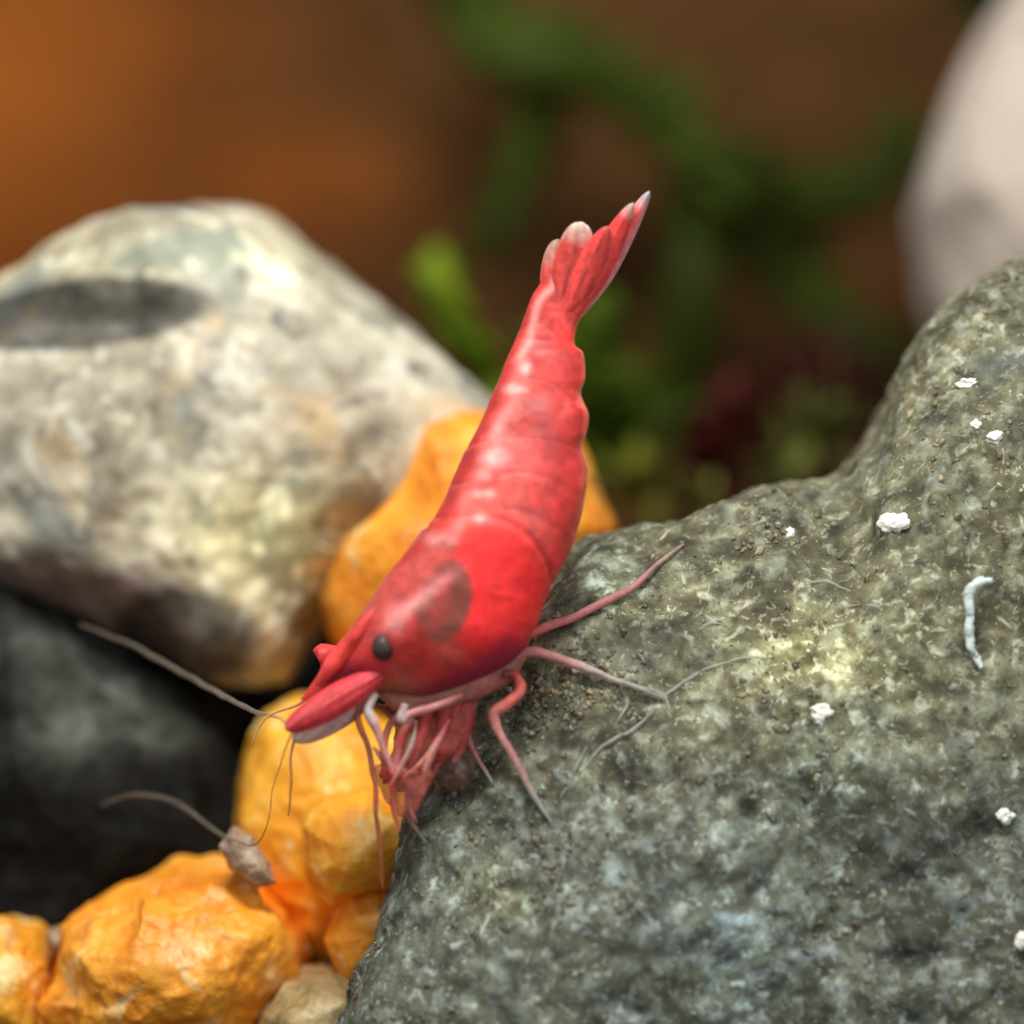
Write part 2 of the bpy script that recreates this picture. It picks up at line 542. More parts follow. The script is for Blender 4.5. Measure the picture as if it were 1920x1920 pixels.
def o_col(v, seed, base=(1, 1, 1)):
    t = fbm(v, 1.8, 3, seed)
    r = fbm(v * np.array([1, 1, 0.8]), 2.6, 3, seed - 1, gain=0.38, ridged=True)
    c = np.ones((len(v), 3)) * np.array(base)
    return np.clip(c * (1 + 0.25 * t)[:, None] * (1 + np.array([0.02, 0.16, 0.35]) * r[:, None]), 0.05, 1.6)


ORG = [
    ("orange_stone", [(800, 792), (880, 782), (960, 800), (1050, 790), (1100, 855), (1160, 990), (1110, 1060), (1000, 1150), (800, 1270), (680, 1250), (630, 1190), (612, 1130), (640, 1010), (700, 965), (760, 890)],
     2.1, 0.7, 1.0, 71, (0.96, 0.92, 0.8), (0.06, 0.035, 0.01), "bright orange stone standing behind the shrimp's back", None),
    ("orange_stone", [(560, 1300), (495, 1335), (460, 1430), (445, 1540), (470, 1620), (530, 1720), (600, 1830), (690, 1850), (780, 1700), (850, 1560), (850, 1430), (740, 1370), (650, 1330)],
     1.95, 0.62, 0.9, 74, (1, 1.25, 2.6), (0.06, 0.045, 0.010), "tall smooth golden orange stone below the shrimp's head", None),
    ("orange_stone", [(572, 1540), (610, 1495), (690, 1475), (780, 1500), (800, 1570), (760, 1650), (690, 1680), (620, 1695), (578, 1640)],
     1.2, 0.60, 0.4, 77, (1.0, 1.05, 0.95), (0.04, 0.04, 0.012), "round knobbly orange stone touching the edge of the algae rock", None),
    ("orange_stone", [(645, 1640), (700, 1625), (790, 1640), (790, 1800), (700, 1870), (640, 1850), (612, 1760)],
     1.15, 0.45, 0.4, 80, (0.98, 0.95, 1.0), (0.04, 0.03, 0.012), "narrow orange stone squeezed beneath the round knobbly one", None),
    ("orange_stone", [(115, 1800), (150, 1735), (250, 1682), (330, 1640), (410, 1628), (480, 1662), (540, 1712), (560, 1765), (545, 1840), (505, 1890), (470, 1970), (300, 2030), (120, 1970), (95, 1880)],
     1.3, 0.75, 0.8, 83, (1.0, 1.0, 1.0), (0.07, 0.075, 0.022), "largest lumpy orange stone with pitted top at lower left", None),
    ("orange_stone", [(-90, 1745), (20, 1722), (75, 1738), (112, 1790), (105, 1870), (100, 1970), (-70, 2010), (-140, 1860)],
     1.5, 0.6, 0.6, 86, (0.85, 0.95, 1.0), (0.05, 0.05, 0.02), "dull orange stone cut off by the left edge at the bottom", None),
]
for nm, out, y, fr, bk, sd, base, dd, lab, g in ORG:
    v, f = stone(out, y, fr, bk, sub=7, smooth=1.5, disp=d_orange(sd, *dd))
    obj_stone(nm, M_orange, lab, "stone", v, f, group="orange stones under and behind the shrimp", col=o_col(v, sd + 2, base))

v, f = stone([(485, 1890), (535, 1838), (600, 1818), (690, 1830), (730, 1900), (660, 2000), (480, 2010)], 1.0, 0.5, 0.5, sub=6, smooth=1.5, disp=d_orange(90, 0.04, 0.04, 0.02))
obj_stone("tan_stone", M_tan, "small sandy tan stone at the bottom edge beside the algae rock", "stone", v, f)
v, f = stone([(413, 1585), (435, 1552), (475, 1565), (500, 1615), (520, 1655), (485, 1668), (432, 1630)], 0.85, 0.12, 0.4, sub=6, smooth=1.2, disp=d_orange(93, 0.04, 0.015, 0.02))
obj_stone("beige_pebble", M_beige, "tiny beige pebble lodged between the tall and the lumpy orange stones", "pebble", v, f)
v, f = stone([(85, 1745), (105, 1738), (125, 1755), (120, 1790), (95, 1790)], 1.2, 0.1, 0.3, sub=4, smooth=1.2)
obj_stone("beige_pebble", M_beige, "tiny greyish crumb in the gap left of the lumpy orange stone", "pebble", v, f)

# ------------------------------------------------------------ small things on the rock
chips = [(1675, 982, 30, 20, "largest white shell chip, on the slope at the right of the algae rock"),
         (1818, 720, 24, 12, "flat white chip near the top of the algae rock"),
         (1868, 820, 16, 12, "oval white chip near the right edge below the flat one"),
         (1830, 797, 11, 10, "faint cream grain just left of the oval white chip"),
         (1538, 1340, 22, 20, "round bluish white grain in the middle of the algae rock"),
         (1885, 1530, 18, 14, "white grain low on the rock near the right edge"),
         (1915, 1762, 14, 18, "white grain cut by the right edge of the picture near the bottom"),
         (1482, 998, 10, 10, "tiny pale grain left of the largest white chip")]
for px, py, rx, ry, lab in chips:
    h, n = hit_rock(px, py)
    d, f = ico(4)
    v = d * np.array([rx / 400, 0.7 * min(rx, ry) / 400, ry / 400])
    v = v * (1 + 0.6 * fbm(d + px, 1.6, 3, 99))[:, None]
    v = v + h - n * 0.004
    obj_stone("white_chip", M_chip, lab, "chip", v, f, group="white specks on the algae rock")


def tube(pts, rad, col, seg=10, res=10, alpha=None):
    """smooth tapered tube through points; colours interpolated; returns verts, faces, colours"""
    pts = np.array(pts, float)
    rad = np.array(rad, float)
    col = np.array(col, float)
    n = len(pts)
    m = (n - 1) * res + 1
    u = np.linspace(0, n - 1, m)
    pp = np.vstack([2 * pts[0] - pts[1], pts, 2 * pts[-1] - pts[-2]])
    i = np.minimum(u.astype(int), n - 2)
    t = (u - i)[:, None]
    p0, p1, p2, p3 = pp[i], pp[i + 1], pp[i + 2], pp[i + 3]
    C = 0.5 * (2 * p1 + (p2 - p0) * t + (2 * p0 - 5 * p1 + 4 * p2 - p3) * t ** 2 + (3 * p1 - p0 - 3 * p2 + p3) * t ** 3)
    R = np.interp(u, np.arange(n), rad)
    CC = np.stack([np.interp(u, np.arange(n), col[:, j]) for j in range(col.shape[1])], 1)
    T = np.gradient(C, axis=0)
    T /= np.linalg.norm(T, axis=1, keepdims=True) + 1e-9
    up = np.array([0.05, -1, 0.1])
    A = np.cross(T, up)
    A /= np.linalg.norm(A, axis=1, keepdims=True) + 1e-9
    B = np.cross(T, A)
    vs, cs = [], []
    for a in range(seg):
        w = 2 * math.pi * a / seg
        vs.append(C + (A * math.cos(w) + B * math.sin(w)) * R[:, None])
        cs.append(CC)
    V = np.stack(vs, 1).reshape(-1, 3)
    K = np.stack(cs, 1).reshape(-1, CC.shape[1])
    F = []
    for j in range(m - 1):
        for a in range(seg):
            F.append((j * seg + a, j * seg + (a + 1) % seg, (j + 1) * seg + (a + 1) % seg, (j + 1) * seg + a))
    V = np.vstack([V, C[:1], C[-1:]])
    K = np.vstack([K, CC[:1], CC[-1:]])
    for a in range(seg):
        F.append((len(V) - 2, (a + 1) % seg, a))
        F.append((len(V) - 1, (m - 1) * seg + a, (m - 1) * seg + (a + 1) % seg))
    return V, F, K


# white worm on the rock
wp = [(1862, 1088), (1835, 1092), (1818, 1112), (1820, 1150), (1818, 1190), (1826, 1225), (1842, 1250)]
pts = []
for a, b in wp:
    h, n = hit_rock(a, b)
    pts.append(h + n * 0.03)
pts = np.array(pts)
yw = pts[:, 1].min()
pts = np.array([P(a, b, yw - 0.0 + 0.25 * (q[1] - yw)) for (a, b), q in zip(wp, pts)])
V, F, K = tube(pts, [0.016, 0.024, 0.028, 0.024, 0.022, 0.020, 0.010], [(0.66, 0.75, 0.72, 0.8)] * 7)
V = V + (0.012 * fbm(V, 22, 3, 400))[:, None] + rng.normal(size=V.shape) * 0.002
tag(meshobj("white_worm", V, F, M_film, col=K), "thin hooked white worm lying on the algae rock near the right edge", "worm")

# pale biofilm threads lying on the rock
for th in ([(1235, 1312), (1290, 1275), (1340, 1250), (1400, 1236), (1450, 1232)], [(1245, 1300), (1215, 1345), (1180, 1372), (1130, 1400), (1090, 1450)],
           [(1500, 1088), (1550, 1092), (1600, 1112)], [(1590, 1135), (1640, 1140), (1690, 1172)], [(1205, 1285), (1240, 1300), (1262, 1335)],
           [(1165, 1285), (1175, 1320), (1160, 1350)], [(1290, 1200), (1330, 1170), (1370, 1175)], [(1050, 1500), (1080, 1440), (1100, 1400)]):
    pts = []
    for a, b in th:
        h, n = hit_rock(a, b)
        pts.append(h + n * 0.0)
    V, F, K = tube(pts, [0.004] + [0.012] * (len(th) - 2) + [0.003], [(0.38, 0.40, 0.33, 0.5)] * len(th), res=12)
    V = V + (0.016 * fbm(V, 16, 3, 410))[:, None]
    meshobj("algae_thread", V, F, M_film, parent=rock, col=K)

# translucent flake behind the top of the rock
flv, flc = [], []
o_ = [(1750, 640), (1765, 600), (1790, 560), (1825, 528), (1862, 512), (1868, 530), (1850, 580), (1800, 640)]
v, f = stone(o_, 1.55, 0.05, 0.05, sub=4, smooth=1.0)
c4 = np.tile(np.array([0.30, 0.20, 0.13, 0.55]), (len(v), 1))
tag(meshobj("shell_flake", v, f, M_film, col=c4), "thin brownish translucent flake between the algae rock and the pink stone", "flake")


# ------------------------------------------------------------ plants behind
def leaf_mesh(L, W, colr, bend=0.3, seg=8):
    V, F, K = [], [], []
    for j in range(seg + 1):
        u = j / seg
        w = W * math.sin(math.pi * min(1, u * 0.93 + 0.04)) ** 0.8
        yb = bend * L * u * u
        for s, zz in ((-1, 0.0), (0, 0.10 * W), (1, 0.0), (0, -0.06 * W)):
            V.append((s * w, yb + zz, L * u))
            K.append(np.array(colr) * (0.8 + 0.4 * u))
    for j in range(seg):
        for a in range(4):
            F.append((j * 4 + a, j * 4 + (a + 1) % 4, j * 4 + 4 + (a + 1) % 4, j * 4 + 4 + a))
    F.append((0, 3, 2, 1))
    F.append((seg * 4, seg * 4 + 1, seg * 4 + 2, seg * 4 + 3))
    me = bpy.data.meshes.new("leaf")
    me.from_pydata(V, [], F)
    ca = me.color_attributes.new("tone", 'FLOAT_COLOR', 'POINT')
    for d, k_ in zip(ca.data, K):
        d.color = (*k_, 1)
    me.materials.append(M_leaf)
    for p in me.polygons:
        p.use_smooth = True
    return me


def branch(path, y, stemr, colr, nleaf, L, W, spread, label, name="water_plant", group="water plants behind the stones", leafcols=None):
    pts = [P(a, b, y + 0.25 * math.sin(i * 1.7)) for i, (a, b) in enumerate(path)]
    root = tag(empty(name, pts[0]), label, "plant", group)
    V, F, K = tube(pts, np.linspace(stemr, stemr * 0.5, len(pts)), [np.array(colr) * 0.8] * len(pts), seg=8, res=6)
    meshobj("stem", V, F, M_leaf, parent=root, col=K)
    meshes = [leaf_mesh(L, W, c_, b) for c_ in (leafcols or [colr, np.array(colr) * 1.35, np.array(colr) * 0.7]) for b in (0.1, 0.4)]
    P_ = np.array(pts)
    for j in range(nleaf):
        u = (j + random.random()) / nleaf * (len(P_) - 1)
        i0 = min(int(u), len(P_) - 2)
        p = P_[i0] * (1 - (u - i0)) + P_[i0 + 1] * (u - i0)
        t = P_[i0 + 1] - P_[i0]
        t /= np.linalg.norm(t)
        d = Vector(t * 0.5 + rng.normal(size=3) * spread).normalized()
        o = bpy.data.objects.new("leaf", random.choice(meshes))
        S.collection.objects.link(o)
        o.parent = root
        o.location = Vector(p) - Vector(pts[0])
        e = d.to_track_quat('Z', 'Y')
        o.rotation_euler = e.to_euler()
        s = 0.7 + 0.6 * random.random()
        o.scale = (s, s, s)
    return root


GD = (0.042, 0.062, 0.006)
GM = (0.062, 0.092, 0.010)
branch([(850, -120), (880, 0), (930, 90), (1020, 110), (1130, 150), (1240, 220), (1310, 300), (1390, 350)], 9.6, 0.30, GM, 150, 0.34, 0.12, 0.5, "dark green plant branch running down from the top centre, strongly blurred")
branch([(1340, 320), (1450, 370), (1560, 370), (1650, 330), (1700, 260)], 9.6, 0.30, GD, 90, 0.34, 0.12, 0.5, "green plant branch reaching right towards the pink stone, strongly blurred")
branch([(1020, 130), (1010, 230), (970, 330), (930, 420), (900, 480)], 9.6, 0.22, GD, 50, 0.3, 0.10, 0.4, "thin green shoot hanging left of the shrimp's tail")
branch([(1290, 850), (1270, 740), (1290, 620), (1300, 500), (1290, 380)], 9.8, 0.30, GD, 80, 0.32, 0.12, 0.45, "upright dark green plant stem right of the shrimp's tail")
branch([(1400, 420), (1470, 510), (1560, 590), (1640, 650), (1690, 710)], 9.8, 0.26, GD, 60, 0.32, 0.12, 0.45, "dark green shoot slanting down to the curved edge of the algae rock")
branch([(1120, 900), (1150, 830), (1130, 760), (1110, 690)], 6.0, 0.05, (0.08, 0.13, 0.010), 34, 0.50, 0.15, 0.6, "mid green tuft just right of the shrimp's belly")
branch([(1230, 990), (1215, 920), (1200, 870)], 5.5, 0.04, (0.16, 0.15, 0.02), 16, 0.3, 0.08, 0.7, "olive yellow tuft above the left shoulder of the algae rock")
branch([(1300, 980), (1320, 940), (1330, 920)], 5.0, 0.03, (0.15, 0.14, 0.03), 8, 0.22, 0.06, 0.7, "tiny yellowish sprig at the skyline of the algae rock")
branch([(1450, 930), (1480, 870), (1520, 820), (1560, 800)], 6.0, 0.05, (0.12, 0.13, 0.03), 20, 0.38, 0.10, 0.6, "pale yellow green tuft in the notch of the algae rock")
branch([(1320, 980), (1330, 920), (1350, 860), (1365, 830)], 6.5, 0.07, (0.085, 0.014, 0.012), 34, 0.40, 0.13, 0.6, "dark red leaved plant behind the notch of the algae rock", name="red_plant")
branch([(1700, 900), (1640, 800), (1560, 740), (1500, 730)], 9.0, 0.05, (0.075, 0.016, 0.014), 24, 0.45, 0.12, 0.6, "dim reddish shoot lying over the notch of the algae rock", name="red_plant")
branch([(1960, -80), (1880, -20), (1790, -10)], 9.0, 0.06, (0.02, 0.06, 0.02), 26, 0.45, 0.12, 0.6, "dark green fringe in the top right corner above the pink stone")
branch([(960, 790), (925, 720), (885, 660), (850, 610), (845, 560)], 6.2, 0.09, (0.15, 0.24, 0.012), 14, 0.42, 0.15, 0.12, "bright green leafy shoot rising behind the cream stone beside the tail",
       leafcols=[(0.19, 0.27, 0.014), (0.14, 0.23, 0.012)])

# ------------------------------------------------------------ the shrimp
sh = tag(empty("shrimp", P(960, 1260, 0)), "small bright red shrimp, tail up, perched head down on the algae rock", "shrimp")
ST = [(1026, 500, 1118, 540), (1014, 530, 1110, 568), (1000, 552, 1090, 592), (985, 590, 1080, 615), (969, 632, 1079, 645), (956, 664, 1096, 662), (942, 702, 1098, 706), (926, 738, 1089, 738), (911, 773, 1103, 778),
      (893, 810, 1100, 812), (873, 850, 1092, 838), (855, 890, 1103, 880), (838, 928, 1098, 930), (815, 968, 1087, 985), (790, 1004, 1068, 1040), (764, 1037, 1042, 1085),
      (738, 1070, 1019, 1130), (714, 1102, 1003, 1175), (692, 1133, 984, 1214), (674, 1158, 942, 1250), (657, 1181, 878, 1281), (641, 1203, 800, 1303),
      (624, 1222, 745, 1297), (608, 1242, 700, 1290), (596, 1262, 668, 1291), (580, 1288, 635, 1300), (562, 1312, 592, 1320)]
ST = np.array(ST, float)
nS = len(ST)
M_ = 760
SEG = 200
u = np.linspace(0, nS - 1, M_)


def cr(A, u):
    n = len(A)
    pp = np.vstack([2 * A[0] - A[1], A, 2 * A[-1] - A[-2]])
    i = np.minimum(u.astype(int), n - 2)
    t = (u - i)[:, None]
    p0, p1, p2, p3 = pp[i], pp[i + 1], pp[i + 2], pp[i + 3]
    return 0.5 * (2 * p1 + (p2 - p0) * t + (2 * p0 - 5 * p1 + 4 * p2 - p3) * t ** 2 + (3 * p1 - p0 - 3 * p2 + p3) * t ** 3)


E = cr(ST, u)
Lp = np.array([P(a, b, 0) for a, b in E[:, :2]])
Rp = np.array([P(a, b, 0) for a, b in E[:, 2:]])
C0 = (Lp + Rp) / 2
H = (Rp - Lp) / 2
hl = np.linalg.norm(H, axis=1)
ylift = np.interp(u, [0, 4, 10, 16, 22, 26], [0.10, 0.10, 0.0, -0.05, 0.0, 0.05])
thick = hl * np.interp(u, [0, 4, 10, 15, 20, 23, 26], [0.45, 0.62, 0.70, 0.74, 0.70, 0.75, 0.8])
ph = np.linspace(0, 2 * math.pi, SEG, endpoint=False)
U, PH = np.meshgrid(u, ph, indexing='ij')
cx = np.cos(PH)          # +1 ventral (right), -1 dorsal (left)
sy = np.sin(PH)          # +1 back, -1 towards camera... sign below
ex = np.sign(cx) * np.abs(cx) ** 0.95
V = C0[:, None, :] + H[:, None, :] * ex[..., None]
V[..., 1] += ylift[:, None] - thick[:, None] * np.sign(sy) * np.abs(sy) ** 0.9
# normals roughly
Nn = np.stack([H[:, None, 0] / hl[:, None] * cx, -sy, H[:, None, 2] / hl[:, None] * cx], -1)
front = np.clip(sy, 0, 1)
disp = np.zeros_like(U)
fade = 0.15 + 1.1 * sstep(-0.35, 0.35, fbm(V.reshape(-1, 3), 3.5, 2, 241).reshape(U.shape))
shade_rim = np.zeros_like(U)
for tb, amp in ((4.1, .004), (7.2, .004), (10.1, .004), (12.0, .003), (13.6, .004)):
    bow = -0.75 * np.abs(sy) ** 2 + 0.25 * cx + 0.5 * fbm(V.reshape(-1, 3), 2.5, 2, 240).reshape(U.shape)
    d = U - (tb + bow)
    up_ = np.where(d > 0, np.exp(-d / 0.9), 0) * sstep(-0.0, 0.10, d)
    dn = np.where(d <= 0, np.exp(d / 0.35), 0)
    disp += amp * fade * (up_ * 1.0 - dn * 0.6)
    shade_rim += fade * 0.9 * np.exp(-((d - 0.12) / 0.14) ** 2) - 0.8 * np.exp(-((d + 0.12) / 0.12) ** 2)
# carapace rear margin
d = U - (14.6 - 1.5 * np.abs(sy) ** 1.5 + 0.9 * cx)
disp += 0.018 * (sstep(0, 0.12, d) * np.exp(-np.clip(d, 0, 9) / 3.0)) - 0.010 * np.where(d < 0, np.exp(np.minimum(d, 0) / 0.4), 0)
margin = np.exp(-((d + 0.12) / 0.16) ** 2)
disp *= np.clip(1 - 0.3 * np.abs(cx) ** 4, 0, 1)
V = V + Nn * disp[..., None]
X = V.reshape(-1, 3)
X = X + Nn.reshape(-1, 3) * (0.012 * fbm(X, 3.0, 3, 201) + 0.004 * fbm(X, 9, 3, 202))[:, None]
idx = np.arange(M_ * SEG).reshape(M_, SEG)
F = np.stack([idx[:-1].ravel(), idx[1:].ravel(), np.roll(idx, -1, 1)[1:].ravel(), np.roll(idx, -1, 1)[:-1].ravel()], 1)
caps = [tuple(idx[0]), tuple(idx[-1][::-1])]
px_ = X[:, 0] * 400 + 960
py_ = 960 - X[:, 2] * 400
Uf, cxf = U.ravel(), cx.ravel()
red = np.array([0.62, 0.036, 0.028])
n1 = fbm(X, 4.5, 4, 211)
n2 = fbm(X, 14, 3, 212)
col = red * (1 + 0.40 * n1 + 0.35 * n2)[:, None]


def put(col, w, c, k=1.0):
    w = np.clip(w * k, 0, 1)[:, None]
    return col * (1 - w) + np.array(c) * w


pinkc, darkc, purp, brown = (0.86, 0.17, 0.13), (0.36, 0.012, 0.010), (0.26, 0.006, 0.040), (0.26, 0.055, 0.036)
col = put(col, sstep(0.15, 0.75, fbm(X, 3.0, 3, 215)), pinkc, 0.55)                                   # milky spots
col = put(col, sstep(0.1, 0.7, fbm(X * np.array([1, 1, 1]), 5, 3, 216)), darkc, 0.7)
ab = sstep(15.5, 13.5, Uf)
col = put(col, sstep(0.0, 0.45, fbm(X, 7, 3, 251)) * ab, darkc, 0.6)
col = put(col, sstep(0.05, 0.5, fbm(X, 8, 3, 252)) * ab, (0.82, 0.13, 0.10), 0.5)
col = put(col, sstep(0.72, 0.95, -cxf) * sstep(0.5, 3, Uf) * sstep(22, 18, Uf), (0.42, 0.020, 0.014), 0.6)
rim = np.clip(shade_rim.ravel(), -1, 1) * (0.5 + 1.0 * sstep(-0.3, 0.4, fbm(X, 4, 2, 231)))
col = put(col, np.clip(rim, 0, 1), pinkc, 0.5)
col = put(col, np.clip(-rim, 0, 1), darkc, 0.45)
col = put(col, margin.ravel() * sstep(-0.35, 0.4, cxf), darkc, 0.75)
highlight_stripe = np.exp(-((cxf + 0.60 - 0.06 * np.sin(Uf * 2)) / 0.16) ** 2) * sstep(14.5, 12.5, Uf)  # pale stripe painting the highlight ridge along the back
col = put(col, highlight_stripe * (0.4 + 0.8 * sstep(-0.3, 0.3, fbm(X, 5, 2, 232))), (0.92, 0.30, 0.26), 0.75)
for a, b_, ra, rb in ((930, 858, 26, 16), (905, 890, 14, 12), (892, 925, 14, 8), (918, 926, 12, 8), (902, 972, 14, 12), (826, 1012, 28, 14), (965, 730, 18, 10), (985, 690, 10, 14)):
    col = put(col, blob(px_, py_, a, b_, ra, rb) * (0.7 + 0.6 * fbm(X, 12, 2, 233)), (0.96, 0.50, 0.46), 0.9)  # pale blotches strengthen the painted highlight
for a, b_, ra, rb in ((1040, 850, 30, 14), (1000, 960, 30, 10), (1060, 1000, 16, 60), (880, 860, 14, 30), (850, 920, 10, 26)):
    col = put(col, blob(px_, py_, a, b_, ra, rb), darkc, 0.6)                                                          # darker red patches
# carapace: even bright red saddle, dusky brown area, pale streak painting a highlight, purple lower edge
col = put(col, sstep(1.5, 0.5, ((px_ - 930) / 88) ** 2 + ((py_ - 1110) / 130) ** 2), (0.95, 0.022, 0.022), 0.95)
wv = 18 * fbm(X, 4, 4, 218)
r_ = ((px_ - 832 + wv) / 48) ** 2 + ((py_ - 1128 + 0.35 * (px_ - 832)) / 74) ** 2
col = put(col, sstep(1.35, 0.7, r_) * (0.95 + 0.6 * fbm(X, 9, 3, 219)), brown, 1.0)
r_ = ((px_ - 760 + wv) / 75) ** 2 + ((py_ - 1090 + 0.75 * (px_ - 760)) / 38) ** 2
col = put(col, sstep(1.4, 0.5, r_), (0.55, 0.10, 0.08), 0.6)
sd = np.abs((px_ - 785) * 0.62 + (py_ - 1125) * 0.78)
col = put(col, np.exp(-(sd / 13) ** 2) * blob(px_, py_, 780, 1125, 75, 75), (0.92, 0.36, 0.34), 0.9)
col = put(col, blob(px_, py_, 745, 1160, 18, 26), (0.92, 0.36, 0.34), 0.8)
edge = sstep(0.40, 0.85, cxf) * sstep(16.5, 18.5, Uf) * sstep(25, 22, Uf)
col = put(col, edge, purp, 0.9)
col = put(col, blob(px_, py_, 668, 1256, 36, 22), purp, 1.0)
col = put(col, sstep(22.4, 23.2, Uf) * 0 + blob(px_, py_, 752, 1290, 42, 30), (0.36, 0.11, 0.07), 0.95)
col = put(col, sstep(0.86, 1.0, cxf) * sstep(14, 12, Uf), (0.80, 0.28, 0.16), 0.5)
Fl = [tuple(int(a) for a in q) for q in F] + [tuple(int(a) for a in q) for q in caps]
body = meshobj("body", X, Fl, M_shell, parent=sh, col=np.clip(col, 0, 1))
bvh_body = BVHTree.FromPolygons([Vector(q) for q in X], Fl)


def hit_body(px, py, d=0.0):
    o = Vector((0, -CAMD, 0))
    r = bvh_body.ray_cast(o, (Vector(P(px, py, 0)) - o).normalized())
    if r[0] is None:
        r = bvh_body.find_nearest(Vector(P(px, py, 0)))
    return np.array(r[0]) + np.array([0, d, 0])


def ball(name, c, r, mat, colr, parent, squash=(1, 1, 1), label=None):
    d, f = ico(4)
    v = d * np.array(squash) * r
    v = v * (1 + 0.04 * fbm(d, 3, 2, 5))[:, None] + c
    o = meshobj(name, v, f, mat, parent=parent, col=np.tile(np.array(colr), (len(v), 1)))
    if label: o["label"] = label
    return o


# eyes
e1 = hit_body(718, 1214, -0.005)
ball("eye", e1 + np.array([0, 0.015, 0]), 0.06, M_eye, (0.045, 0.020, 0.016), sh, squash=(0.88, 0.9, 1.05))
V_, F_, K_ = tube([hit_body(735, 1232, 0.08), e1 + np.array([0.01, 0.035, -0.01])], [0.05, 0.045], [(0.4, 0.03, 0.03)] * 2)
meshobj("eyestalk", V_, F_, M_limb, parent=sh, col=K_)
V_, F_, K_ = tube([P(650, 1240, 0.12), P(625, 1233, 0.20), P(604, 1232, 0.22), P(596, 1236, 0.22)], [0.06, 0.058, 0.064, 0.035], [(0.66, 0.04, 0.04)] * 3 + [(0.75, 0.08, 0.07)], res=8)
e = meshobj("eyestalk", V_, F_, M_limb, parent=sh, col=K_)


def blade(name, base, tip, wid, y0, y1, cb, ct, tstart=0.7, bulge=0.6, thickn=0.02, side_pale=0.0, alpha_tip=0.75, lean=0.0, parent=None, camber=0.03, pleat=0.004, tipr=None):
    """flat leaf-shaped shell plate with a raised midrib"""
    a, b = np.array(base, float), np.array(tip, float)
    ax = b - a
    L = np.linalg.norm(ax)
    ax /= L
    nrm = np.array([-ax[1], ax[0]])
    n, m = 40, 20
    V, K = [], []
    for sgn in (-1, 1):
        for i in range(n + 1):
            t = i / n
            w = wid / 2 * (math.sin(math.pi * min(1.0, 0.16 + 0.84 * t) ** bulge)) ** 0.65 if t < 1 else 0.0
            if tipr is not None:
                w = wid / 2 * math.sin(math.pi / 2 * min(1, (t + 0.12) / 0.62)) * max(0.0, 1 - max(0, (t - 0.35) / 0.65) ** tipr) ** 0.5
            w = max(w, 0.5)
            for j in range(m + 1):
                s = j / m * 2 - 1
                q = a + ax * L * t + nrm * (w * s + lean * math.sin(math.pi * t))
                y = y0 + (y1 - y0) * t + sgn * thickn * (1 - s * s) ** 0.5 - camber * (1 - s * s) ** 0.7 - pleat * math.cos(s * 12) * (1 - t)
                V.append(P(q[0], q[1], y))
                mixv = min(1, max(0, (t - tstart) / (1 - tstart))) if tstart < 1 else 0
                mixv = max(mixv, side_pale * max(0, s) ** 1.5)
                mixv = mixv ** 0.8
                kk = np.array(cb) * (1 - mixv) + np.array(ct) * mixv
                kk = kk * (1 - 0.35 * math.exp(-(s / 0.12) ** 2) * (t < tstart) + 0.25 * math.sin(9 * t + 5 * s + base[0]) * math.sin(4 * s + 6 * t))  # dark midline doubles as a painted fold shadow
                kk = np.clip(kk, 0, 1)
                K.append([*kk, 1 - (1 - alpha_tip) * mixv])
    W = m + 1
    off = (n + 1) * W
    F = []
    for i in range(n):
        for j in range(m):
            q = i * W + j
            F.append((q, q + 1, q + W + 1, q + W))
            F.append((off + q, off + q + W, off + q + W + 1, off + q + 1))
    for i in range(n):
        for j, fl in ((0, 0), (m, 1)):
            q = i * W + j
            fcs = (q, q + W, off + q + W, off + q)
            F.append(fcs if not fl else fcs[::-1])
    for j in range(m):
        F.append((j, off + j, off + j + 1, j + 1))
        q = n * W + j
        F.append((q, q + 1, off + q + 1, off + q))
    return meshobj(name, V, F, M_limb, parent=parent, col=np.array(K))


RB = (0.76, 0.05, 0.045)
PT = (0.66, 0.56, 0.50)
BT = (0.42, 0.52, 0.55)
tail = meshobj("tail_fan", *(lambda t: (t[0], t[1]))(tube([P(1052, 562, 0.13), P(1068, 530, 0.13)], [0.06, 0.03], [RB, RB])), M_limb, parent=sh,
               col=np.tile(np.array(RB), (len(tube([P(1052, 562, 0.13), P(1068, 530, 0.13)], [0.06, 0.03], [RB, RB])[0]), 1)))
blade("tail_blade", (1072, 605), (1218, 358), 50, 0.12, 0.08, RB, BT, 0.84, side_pale=0.35, parent=tail, tipr=1.3, pleat=0.001, lean=1)
blade("tail_blade", (1068, 600), (1188, 380), 56, 0.10, 0.02, RB, PT, 0.86, parent=tail, tipr=1.5, pleat=0.001)
blade("tail_blade", (1056, 596), (1142, 424), 62, 0.09, -0.02, (0.72, 0.060, 0.05), (0.70, 0.16, 0.12), 0.92, parent=tail, tipr=1.8, pleat=0.001)
blade("tail_blade", (1044, 590), (1092, 416), 66, 0.10, 0.02, (0.66, 0.062, 0.05), (0.85, 0.72, 0.60), 0.74, parent=tail, tipr=4.5, pleat=0.002)
blade("tail_blade", (1036, 590), (1046, 448), 44, 0.12, 0.10, (0.62, 0.07, 0.055), (0.50, 0.37, 0.28), 0.58, parent=tail, lean=-6, tipr=4.0, pleat=0.002)

